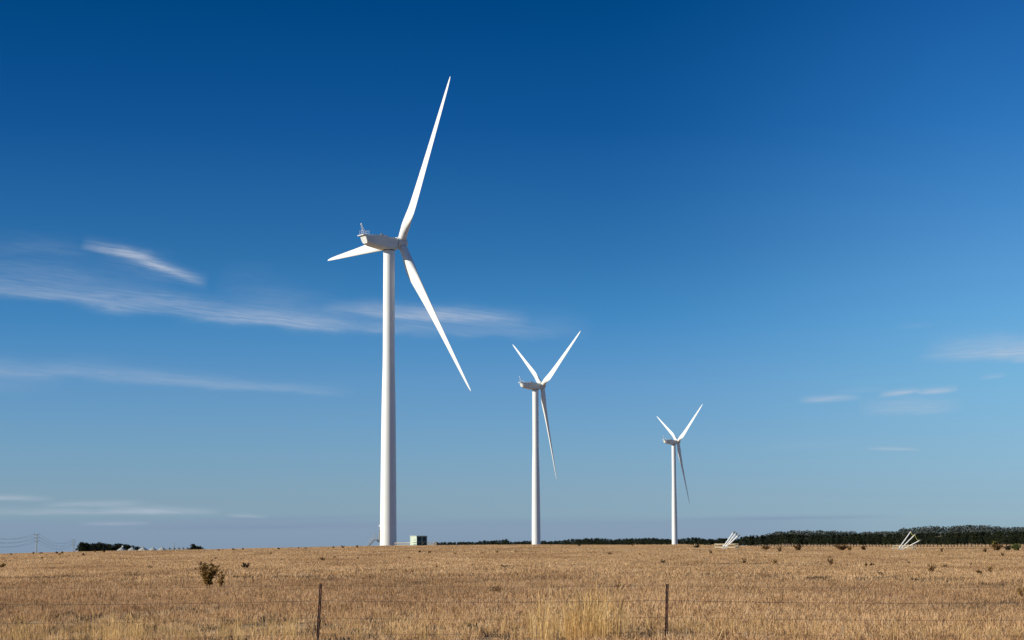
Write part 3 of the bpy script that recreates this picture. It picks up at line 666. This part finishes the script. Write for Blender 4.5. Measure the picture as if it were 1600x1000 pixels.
big = [('dock_plant',325,923,30,37,'wolive','largest brown and olive dock plant at left, taller of a close pair','plant',26,30,.25),
 ('dock_plant',345,924,20,30,'wolive','thinner olive dock plant just right of the largest brown one','plant',13,16,.15),
 ('dock_plant',384,891,13,10,'wdark','small dark spiky tuft upslope right of the large dock pair','plant',14,22,.2),
 ('dead_weed',313,887,11,9,'wbrown','thin brown dead weed upslope left of the large dock pair','plant',7,10,.4),
 ('dock_plant',4,889,12,8,'wolive','low olive brown tuft at the left edge of the field','plant',12,18,.2),
 ('dead_weed',235,892,8,6,'wbrown','small reddish brown weed left of the large dock pair','plant',7,14,.3),
 ('dead_weed',776,935,21,16,'wbrown','squat brown bush low in the middle, between the two fence posts','plant',20,22,.2),
 ('dead_weed',965,933,19,23,'wbrown','tall thin forked weed just left of the right fence post','plant',6,11,.45),
 ('dead_weed',505,879,9,7,'wbrown','brown weed above the left fence post, left of a smaller one','plant',9,12,.3),
 ('dead_weed',522,875,5,5,'wbrown','smaller brown weed just right of the one above the left fence post','plant',5,10,.3),
 ('dead_weed',672,867,5,5,'wbrown','small reddish weed below the green kiosk','plant',6,12,.3),
 ('dead_weed',683,891,4,7,'wbrown','narrow upright weed standing below the green kiosk','plant',4,12,.3),
 ('dead_weed',788,889,9,5,'wdark','low grey weed on the dark wheel track below the middle turbine','plant',9,12,.2),
 ('dead_weed',953,869,6,5,'wbrown','small brown weed uphill between the middle and smallest turbines','plant',6,12,.3),
 ('dead_weed',1036,884,8,8,'wdark','dark upright weed downhill left of the smallest turbine','plant',8,14,.3),
 ('dead_weed',1088,858,8,7,'wdark','dark clump on the crest just right of the smallest turbine','plant',10,20,.2),
 ('dead_weed',1110,867,6,6,'wbrown','reddish weed just below and left of the bunched pipe enclosure','plant',7,12,.3),
 ('dead_weed',1162,883,12,9,'wbrown','branching brown weed downhill of the bunched pipe enclosure','plant',9,11,.35),
 ('dead_weed',1197,860.5,17,7,'wbrown','wide rust brown shrub right of the bunched pipe enclosure','plant',20,24,.1),
 ('dead_weed',1212,884,11,10,'wolive','leaning olive weed right of the branching one below the pipes','plant',8,11,.3),
 ('dead_weed',1219,863.5,9,8,'wbrown','spindly brown weed touching the wide rust brown shrub','plant',9,14,.3),
 ('dead_weed',1247,861,15,8,'wbrown','rounded rust brown shrub beneath the tree row, left of the widest one','plant',20,24,.1),
 ('dead_weed',1315,861,22,9,'wbrown','widest rust brown shrub below the dark tree row','plant',30,26,.1),
 ('dead_weed',1350,861,9,7.5,'wbrown','small upright rust brown shrub left of the fanned pipe enclosure','plant',14,22,.1),
 ('dead_weed',1328,861,8,6,'wolive','small dark olive shrub touching the widest rust brown shrub','plant',10,20,.1),
 ('dead_weed',1298,886,15,13,'wbrown','tall open brown weed downhill of the widest rust brown shrub','plant',11,10,.4),
 ('dead_weed',1353,888,5,8,'wolive','short olive weed right of the tall open brown weed','plant',5,14,.3),
 ('dead_weed',1363,887,8,6,'wbrown','pale brown weed beside the short olive weed','plant',7,12,.3),
 ('dead_weed',1378,902,10,8,'wdark','small dark weed lower in the field below the fanned pipes','plant',8,14,.3),
 ('dead_weed',1455,897,14,14,'wbrown','large leaning brown weed downhill of the fanned pipes','plant',14,16,.2),
 ('dead_weed',1476,890,9,6,'wbrown','low brown weed upper right of the large leaning one','plant',8,14,.3),
 ('dead_weed',1468,898,6,5,'wdark','low dark weed at the foot of the large leaning one','plant',6,14,.3),
 ('dead_weed',1531,899,9,7,'wbrown','rust brown weed left of an olive one near the right edge','plant',9,16,.2),
 ('dead_weed',1546,897,11,12,'wolive','spindly olive weed right of a rust brown one near the right edge','plant',8,11,.3),
 ('dead_weed',1472,864,5,6,'wbrown','tiny upright weed just right of the fanned pipe enclosure','plant',6,12,.3),
 ('dead_weed',1539,864,7,6,'wbrown','small brown weed just left of the round bushes at the right edge','plant',9,18,.2),
 ('dead_weed',1567,870,5,6,'wbrown','thin small weed just below the round bushes','plant',5,10,.3),
 ('dead_weed',1597,938,16,20,'wolive','dark olive weed cut by the right edge of the picture','plant',12,16,.25),
 ('round_bush',1557,861.2,17,9,'wbrown','round rusty brown bush, left one of three under the tree row end','bush',40,30,.05),
 ('round_bush',1575,861.2,11,6.5,'wdark','small blackish bush between the rusty one and the green one','bush',26,30,.05),
 ('round_bush',1588,861.2,17,9,'wgreen','round green bush, right one of three under the tree row end','bush',40,30,.05),
 ('round_bush',1555,860.4,9,14,'wattle','olive yellow shrub rising behind the round rusty brown bush','bush',26,26,.3)]
for i, (nm, px, row, w, h, m, lab, cat, stems, dens, rise) in enumerate(big):
    weed(nm, px, row, w, h, m, lab, cat, None, 100+i, stems, dens, True, rise)
# unremarkable small ones
small = [(93/1,866),(122,871),(66,873),(72,868),(131,868),(148,862),(162,862),(337,874),(248,898),(252,884),(423,866),(441,876),(469,897),(541,870),(560,874),(655,863),(755,865),(776,863),(806,862),(808,889),(834,889),(711,866),(750,904),(982,885),(1011,884),(1068,883),(1087,873),(1197,872),(1230,874),(1258,886),(1420,880),(1517,883),(1595,879),(1433,874),(1505,904),(1480,909),(1538,910),(1446,911),(640,872),(1000,868)]
small += [(x, None) for x in (18,52,64,89,98,342,365,380,435,467,478,521,536,558,905,988)]
for i, (px, row) in enumerate(small):
    if row is None: row = float(np.interp(px, [c[0] for c in CR], [c[1] for c in CR]))+.2
    row += 2
    weed('dead_weed', px, row, rnd.uniform(3, 5), rnd.uniform(2.5, 4.5), rnd.choice(('wbrown','wbrown','wdark','wolive')), ('tiny brown weed on the open field left of the largest turbine' if px < 600 else 'tiny brown weed on the field between the largest and smallest turbines' if px < 1056 else 'tiny brown weed on the field right of the smallest turbine'), 'plant', 'tiny dead weeds scattered over the field', 400+i, 5, 9, False, .3)

# ------------------------------------------------------------------ trees
def crown_mb(seed, w, h, h0, lobes, cards, size, shape=1.0):
    r = random.Random(seed); b = MB(); L = []
    for i in range(lobes):
        t = r.random(); a = r.uniform(0, 6.283)
        zc = h0+(h-h0)*(.12+.76*t); prof = math.sin(math.pi*(.12+.80*t**shape))**.6
        d = w/2*.62*prof*math.sqrt(r.random())
        L.append((Vector((math.cos(a)*d, math.sin(a)*d, zc)), w*.5*r.uniform(.36, .56)*prof, (h-h0)*r.uniform(.12, .20)))
    for c, rw, rh in L:
        # inner mass so that the crown is dense, and leaf clumps outside
        for i in range(cards):
            v = Vector((r.gauss(0,1), r.gauss(0,1), r.gauss(0,1))).normalized()*r.uniform(.55, 1.08)
            q = c+Vector((v.x*rw, v.y*rw, v.z*rh)); s = size*r.uniform(.5, 1.3)
            d1 = Vector((r.gauss(0,1), r.gauss(0,1), r.gauss(0,1))).normalized()*s; d2 = d1.cross(Vector((r.gauss(0,1), r.gauss(0,1), r.gauss(0,1)))).normalized()*s*r.uniform(.5,.9)
            b.add([q-d1*.6, q+d2*.6, q+d1*.6, q-d2*.6], [(0,1,2,3)])
    return b
def trunk_mb(h, r0, seed):
    r = random.Random(seed); b = MB(); top_ = Vector((r.uniform(-.4,.4), r.uniform(-.4,.4), h*.7))
    b.tube([(0,0,-1),(r.uniform(-.1,.1),0,h*.2),top_], [r0*1.25, r0, r0*.35], 7)
    for i in range(5):
        a = r.uniform(0, 6.283); z = h*r.uniform(.18, .5); l = h*r.uniform(.15, .28)
        b.tube([(0,0,z),(math.cos(a)*l, math.sin(a)*l, z+l*.7)], [r0*.45, r0*.12], 5)
    return b
CM = [(crown_mb(s, 10.0, 14.5, 2.7, 30, 60, .68, .85).mesh('crown', MT['leaf']), trunk_mb(13, .42, s).mesh('trunk', MT['bark'])) for s in range(6)]
CM2 = [(crown_mb(20+s, 13, 14.5, .3, 34, 62, .8, .7).mesh('crown', MT['leaf']), trunk_mb(13, .42, 30+s).mesh('trunk', MT['bark'])) for s in range(4)]
def tree(name, x, y, z, sx_, sz_, src, label, group, cat='tree'):
    o = empty(name, (x, y, z), rnd.uniform(0, 6.283)); tag(o, label, cat, group)
    for nm, me in zip(('crown', 'trunk'), src):
        c = bpy.data.objects.new(nm, me); COL.objects.link(c); c.parent = o; c.scale = (sx_, sx_, sz_)
    return o
def WBL(px):
    if px < 832: return 'low dark far tree of the windbreak row, between the green kiosk and the middle turbine'
    if px < 1050: return 'dark windbreak row tree between the middle and the smallest turbines'
    if px < 1138: return 'dark windbreak row tree between the smallest turbine and the bunched pipes'
    if px < 1410: return 'tall dark windbreak row tree between the bunched pipes and the fanned pipes'
    return 'tall dark windbreak row tree right of the fanned pipes, below the wooded hill'
# the windbreak row: pixel column -> depth, top row
rowpts = [(690,3350),(1050,2440),(1600,1800),(1780,1640)]
toprow = [(660,849.5),(690,847),(740,846.5),(775,844),(790,843),(800,846.5),(830,845),(868,845),(895,842.5),(930,840.5),(960,843),(980,841),(1020,841),(1050,842.5),(1092,840.2),(1100,842),(1120,842.5),(1130,840),(1150,843.5),(1160,838),(1200,836.5),(1225,834),(1245,835),(1290,835.5),(1340,834),(1400,834.5),(1415,832.5),(1435,834),(1450,832),(1500,831.5),(1600,830.5),(1700,829.5)]
px = 682.0; n = 0
while px < 1700:
    d = float(np.interp(px, [p[0] for p in rowpts], [p[1] for p in rowpts]))+rnd.uniform(-5, 5)
    u = pix_dir(px, 850)[0]; z = gz(u*d, d); tr = float(np.interp(px, [p[0] for p in toprow], [p[1] for p in toprow]))+rnd.gauss(0, .35)
    top_z = pix_dir(px, tr)[1]*d; h = max(5., top_z-z)
    if px < 700: lab = None
    left = px < 1150
    src = rnd.choice(CM2 if left else CM)
    tree('windbreak_tree', u*d, d, z, rnd.uniform(.85, 1.15)*(1.0 if not left else 1.05), h/14.3, src, WBL(px), 'dark trees of the long windbreak row')
    n += 1
    px += (5.3 if px > 1180 else 4.6)*rnd.uniform(.8, 1.2)
# left grove around the silos (partly below the crest)
LT = [(121,857,9,1900,'leftmost low tree of the dark grove behind the second power pole'),(130,846.2,17,1930,'tallest rounded dark tree at the left end of the grove'),(146,849,16,1960,'dark tree right of the tallest one in the left grove'),(158,847.6,16,1980,'rounded dark tree in the middle of the left grove'),(173,850,16,2080,'dark tree above the first silo roof'),(187,848.5,17,2090,'broad dark tree behind the first two silos'),(200,851.2,16,2100,'dark tree behind the gap between second and third silos'),(213,854,15,2110,'low dark tree just left of the third silo roof apex'),(225,857,14,2110,'lowest dark tree, tapering off behind the third silo'),
      (138,848,15,1985,'dark tree behind the tallest one in the left grove'),(152,849,15,2060,'dark tree filling the left middle of the grove'),(166,849.3,16,2120,'dark tree filling the right middle of the grove'),(179,849.6,16,2130,'dark tree above and left of the first silo roof'),(193,849.6,16,2140,'dark tree directly behind the white box of the first silo'),(206,852.6,15,2140,'dark tree directly behind the second silo roof'),(219,855.5,15,2140,'low dark tree directly behind the third silo roof'),(127,851,13,1960,'low dark tree filling the left slope of the grove'),
      (308,852,15,1730,'middle dark tree of the clump right of the small sheds'),
      (302,850,13,1700,'rounded dark tree at the right end of the row of small sheds'),(313,854.5,13,1700,'lower dark tree sloping away right of the small sheds'),(166,850.5,12,2050,'narrow dark tree left of the first silo roof')]
for i, (px, tr, w, d, lab) in enumerate(LT):
    u, v = pix_dir(px, tr); z = gz(u*d, d)
    tree('grove_tree', u*d, d, z, w*d/F_PX/13*1.75, (v*d-z)/14.3, CM2[i % 4], lab, 'dark grove beside the silos')
# yellow-green wattles at the foot of the row
WM = [(crown_mb(60+s, 6, 6.5, .2, 12, 60, .5, .6).mesh('crown', MT['wattle']), trunk_mb(4, .15, 70+s).mesh('trunk', MT['bark'])) for s in range(3)]
for i, (px, tr, w, lab) in enumerate([(1093,850.5,6,'first low wattle bush right of the smallest turbine'),(1099,850.2,6,'second low wattle bush right of the smallest turbine'),(1109,849.2,7,'yellow green wattle bush just left of the bunched pipe enclosure'),(1118,848.8,8,'larger yellow green wattle bush above the left post of the pipe enclosure'),(1125,847.5,6,'tallest yellow green wattle bush left of the bunched pipes'),(1155,851.5,5,'single small wattle bush right of the bunched pipes')]):
    d = 2180; u, v = pix_dir(px, tr); z = gz(u*d, d)
    tree('wattle_bush', u*d, d, z, w*d/F_PX/6, (v*d-z)/6.5, WM[i % 3], lab, 'yellow green wattles before the tree row', 'bush')

# ------------------------------------------------------------------ wooded hill far right
hp = [(1180,838),(1240,833.5),(1270,833),(1310,834.5),(1370,835.5),(1405,834),(1412,829.5),(1425,829.5),(1440,827.5),(1465,826),(1478,828.5),(1490,826),(1510,824.5),(1520,824.2),(1535,825.5),(1552,825.5),(1566,829),(1578,828),(1600,828),(1640,826),(1700,827),(1800,832)]
HD = 4300.
def hilltop(px): return np.interp(px, [p[0] for p in hp], [p[1] for p in hp])
hb = MB(); cols = np.linspace(1150, 1850, 80); prof = [(-700,0),(-450,.35),(-200,.8),(0,1),(300,.9),(900,0)]
for dy, f in prof:
    for c in cols:
        u, v = pix_dir(c, float(hilltop(c))+4.5); b0 = gz(u*HD, HD); zt = max(0., v*HD-b0)
        edge = min(1, (c-1150)/60, (1850-c)/60); yy = HD+dy
        hb.v.append((u*yy, yy, b0-2+zt*f*max(0, edge)))
nc = len(cols); hb.f = [(i*nc+j, i*nc+j+1, (i+1)*nc+j+1, (i+1)*nc+j) for i in range(len(prof)-1) for j in range(nc-1)]
tag(hb.build('hill', MT['field'], smooth=True), kind='structure')
wd = MB(); r = random.Random(3)
for i in range(900):
    c = r.uniform(1165, 1800); dy = r.choice((r.uniform(-480, 60), r.uniform(-60, 40))); f = float(np.interp(dy, [p[0] for p in prof], [p[1] for p in prof]))
    u, v = pix_dir(c, float(hilltop(c))+4.5); b0 = gz(u*HD, HD); zt = max(0, v*HD-b0); z = b0-2+zt*f*min(1, (c-1150)/60)
    yy = HD+dy; hh = r.uniform(9, 15); ww = r.uniform(10, 18)
    for j in range(46):
        q = Vector((r.gauss(0,1), r.gauss(0,1), r.gauss(0,1))).normalized(); q = Vector((u*yy, yy, z+hh*.55))+Vector((q.x*ww*.5, q.y*ww*.5, q.z*hh*.45))
        s = r.uniform(.9, 2.0); d1 = Vector((r.gauss(0,1), r.gauss(0,1), r.gauss(0,1))).normalized()*s; d2 = d1.cross(Vector((r.gauss(0,1), r.gauss(0,1), r.gauss(0,1)))).normalized()*s*.7
        wd.add([q-d1, q+d2, q+d1, q-d2], [(0,1,2,3)])
tag(wd.build('hill_woodland', MT['gum']), 'hazy grey green woodland covering the far hill at right', 'woodland', kind='stuff')

# ------------------------------------------------------------------ silos, sheds
def silo(px, apex, wpx, label, cap=False):
    d = 2010.; u, va = pix_dir(px, apex); ra = wpx/2*d/F_PX; za = va*d; ze = za-ra*.62; zg = gz(u*d, d)
    o = empty('grain_silo', (u*d, d, zg)); tag(o, label, 'silo', 'row of round grain silos')
    wl = lathe([(0,ra*.95)]+[(t*(ze-zg)/12, ra*(.95 if t % 2 else .965)) for t in range(1, 12)]+[(ze-zg, ra*.95)], 28).build('wall', MT['zwall'], o)
    rf = MB(); n_ = 28
    for rr_, zz in ((ra*1.02, ze-zg),(ra*.16, za-zg-.1)):
        for k in range(n_):
            a = 2*math.pi*k/n_; q = 1+(.03 if k % 2 else 0); rf.v.append((math.cos(a)*rr_*q, math.sin(a)*rr_*q, zz+(.12 if k % 2 else 0)))
    rf.f = [(k, (k+1) % n_, n_+(k+1) % n_, n_+k) for k in range(n_)]+[tuple(range(n_-1,-1,-1))]
    ro = rf.build('roof', MT['silo'], o)
    lathe([(0,ra*.17),(.45,ra*.17),(.7,ra*.08)], 12).build('roof_cap', MT['zwall'], ro, loc=(0,0,za-zg-.15))
    if cap: MB().box((.8,0,za-zg+1.1), (1.3,1.3,1.5)).box((.8,0,za-zg+.2), (.25,.25,.9)).build('filling_head', MT['pale'], ro)
silo(190,855.6,14.5,'leftmost grain silo, with a white box on its roof', True); silo(206.5,855.4,14,'second grain silo from the left, right of the one with the white box')
silo(223.5,855,17,'third and widest grain silo roof, at the end of the dark grove'); silo(239,855.6,13,'fourth grain silo from the left, clear of the trees'); silo(253.5,855.2,13.5,'rightmost grain silo, next to the row of small sheds')
for i, px in enumerate((261.5,268.8,276,282.8,289.2,295)):
    d = 1900.; u, v = pix_dir(px, 855.9-.12*i); z = gz(u*d, d); top_ = v*d-z; o = empty('farm_shed', (u*d, d, z)); w = 4.4
    tag(o, ('first','second','third','fourth','fifth','sixth')[i]+' small shed from the silos, with a bright metal roof', 'shed', 'row of small metal roofed sheds')
    MB().box((0,4,(top_-2.1)/2), (w*.92,10,top_-2.1)).build('wall', MT['zwall'], o)
    r_ = MB(); 
    r_.add([(-w/2,-1.2,top_-2.1),(w*.30,-1.2,top_),(w*.30,9,top_),(-w/2,9,top_-2.1),(w/2,-1.2,top_-1.6),(w/2,9,top_-1.6)], [(0,1,2,3),(1,4,5,2),(0,4,1),(3,2,5),(0,3,5,4)]); r_.build('roof', MT['silo'], o)
m0 = at(271.6, 1950); tp = at(271.6, 1950, 848.2); h = tp.z-m0.z
o = MB().tube([(0,0,0),(0,0,h)], .42, 8).box((0,0,h*.5), (.9,.9,.3)).build('grain_elevator_mast', MT['galv'], loc=m0); tag(o, 'thin grey mast rising behind the small sheds', 'mast')
gt = ground_at(119.5, 863.3); fr = MB(); fr.tube([(-.35,0,-.1),(-.35,0,.5),(.35,0,.5),(.35,0,-.1)], .06, 6).box((0,0,.2),(.5,.08,.25))
tag(fr.build('white_frame', MT['pale'], loc=gt), 'tiny white pipe frame at the crest below the second power pole', 'frame')

# ------------------------------------------------------------------ power poles and wires
PD = [(-70,1000,None),(57,1400,834.6),(115,1980,843.2)]
heads = []
for i, (px, d, tr) in enumerate(PD):
    b = at(px, d); u, v = pix_dir(px, tr or 822); top_ = v*d; h = top_-b.z
    b.z = gz(b.x, b.y)
    o = empty('power_pole', b); tag(o, ['nearest power pole, left of the frame', 'tall grey power pole with three crossarms, alone at the left', 'second power pole, against the left end of the dark grove'][i], 'power pole')
    MB().tube([(0,0,-1),(0,0,h)], [.34,.24], 10).build('pole', MT['pole'], o)
    lv = []
    for z, w in ((h-.35,1.75),(h-2.6,1.75),(h-4.9,1.75)):
        arm = MB().box((0,0,z), (w*2,.16,.18)).bar((-w*.8,0,z), (0,0,z-.8), .08, .08).bar((w*.8,0,z), (0,0,z-.8), .08, .08).build('crossarm', MT['galv'], o)
        for s_ in (-1, 1): lathe([(0,.08),(.15,.17),(.3,.08),(.45,.15),(.6,.06)], 8).build('insulator', MT['cap'], arm, loc=(s_*w*.92,0,z+.1)); lv.append(b+Vector((s_*w*.92, 0, z+.72)))
    heads.append(lv)
nm = ['top','top','middle','middle','bottom','bottom']
extra = [p+(p-q)*.0+Vector((-200,-350,-1)) for p, q in zip(heads[0], heads[1])]
for k_ in range(6):
    pts = []
    chain = [heads[0][k_], heads[1][k_], heads[2][k_]]
    for a, b in zip(chain, chain[1:]):
        for i in range(25):
            t = i/24; p = a.lerp(b, t); p.z -= 4*t*(1-t)*(5.0 if a is chain[0] else 5.2); pts.append(p)
    o = MB().tube(pts, .042, 5).build('power_line', MT['wire'])
    tag(o, f'{nm[k_]} {"left" if k_ % 2 == 0 else "right"} hand wire sagging between the power poles', 'wire', 'wires between the power poles')

# ------------------------------------------------------------------ wire fence in front
fy = 41.0; fz = gz(0, fy)
o = empty('wire_fence', (0, fy, fz)); tag(o, 'low farm fence of rusty steel posts and thin wires in the foreground', 'fence')
def picket(h, seed):
    r = random.Random(seed); b = MB(); n_ = 14
    arms = [R(200), R(340), R(90)]
    for a in arms:
        for i in range(n_):
            z0, z1 = -.3+(h+.3)*i/n_, -.3+(h+.3)*(i+1)/n_
            w = .034+(.003 if i % 3 == 0 else 0); t = .006
            dx, dy = math.cos(a), math.sin(a); nx, ny = -dy*t, dx*t
            v = []
            for z in (z0, z1):
                for s, q in ((0,-1),(1,-1),(1,1),(0,1)): v.append((dx*w*s+nx*q*(1 if s else 1.3), dy*w*s+ny*q*(1 if s else 1.3), z))
            b.add(v, [(0,3,2,1),(4,5,6,7),(0,1,5,4),(1,2,6,5),(2,3,7,6),(3,0,4,7)])
    return b
tops = []
for i, (pt, pb, tr) in enumerate(((-62,-66,915),(502,496.5,911.5),(1043.2,1041.5,912.5),(1632,1629,914))):
    u0 = pix_dir(pb, 1010)[0]; b = Vector((u0*fy, fy, gz(u0*fy, fy))); ut, vt = pix_dir(pt, tr); t = Vector((ut*fy, fy, vt*fy)); d = t-b
    p = picket(d.length, i).build('fence_post', MT['rust'], o); p.location = b-Vector((0, fy, fz)); p.rotation_euler = d.to_track_quat('Z', 'Y').to_euler()
    tops.append((b-Vector((0, fy, fz)), d))
for hh in (.97, .71, .42, .16):
    pts = []
    for (b0, d0), (b1, d1) in zip(tops, tops[1:]):
        a, b = b0+d0*hh+Vector((0,-.04,0)), b1+d1*hh+Vector((0,-.04,0))
        for i in range(12):
            t = i/12; q = a.lerp(b, t); q.z -= .03*4*t*(1-t); pts.append(q)
    pts.append(tops[-1][0]+tops[-1][1]*hh+Vector((0,-.04,0)))
    MB().tube(pts, .0036 if hh == .71 else .0022, 5).build('wire', MT['fwire'], o)
print('tris', sum(len(m.polygons)*2 for m in bpy.data.meshes))
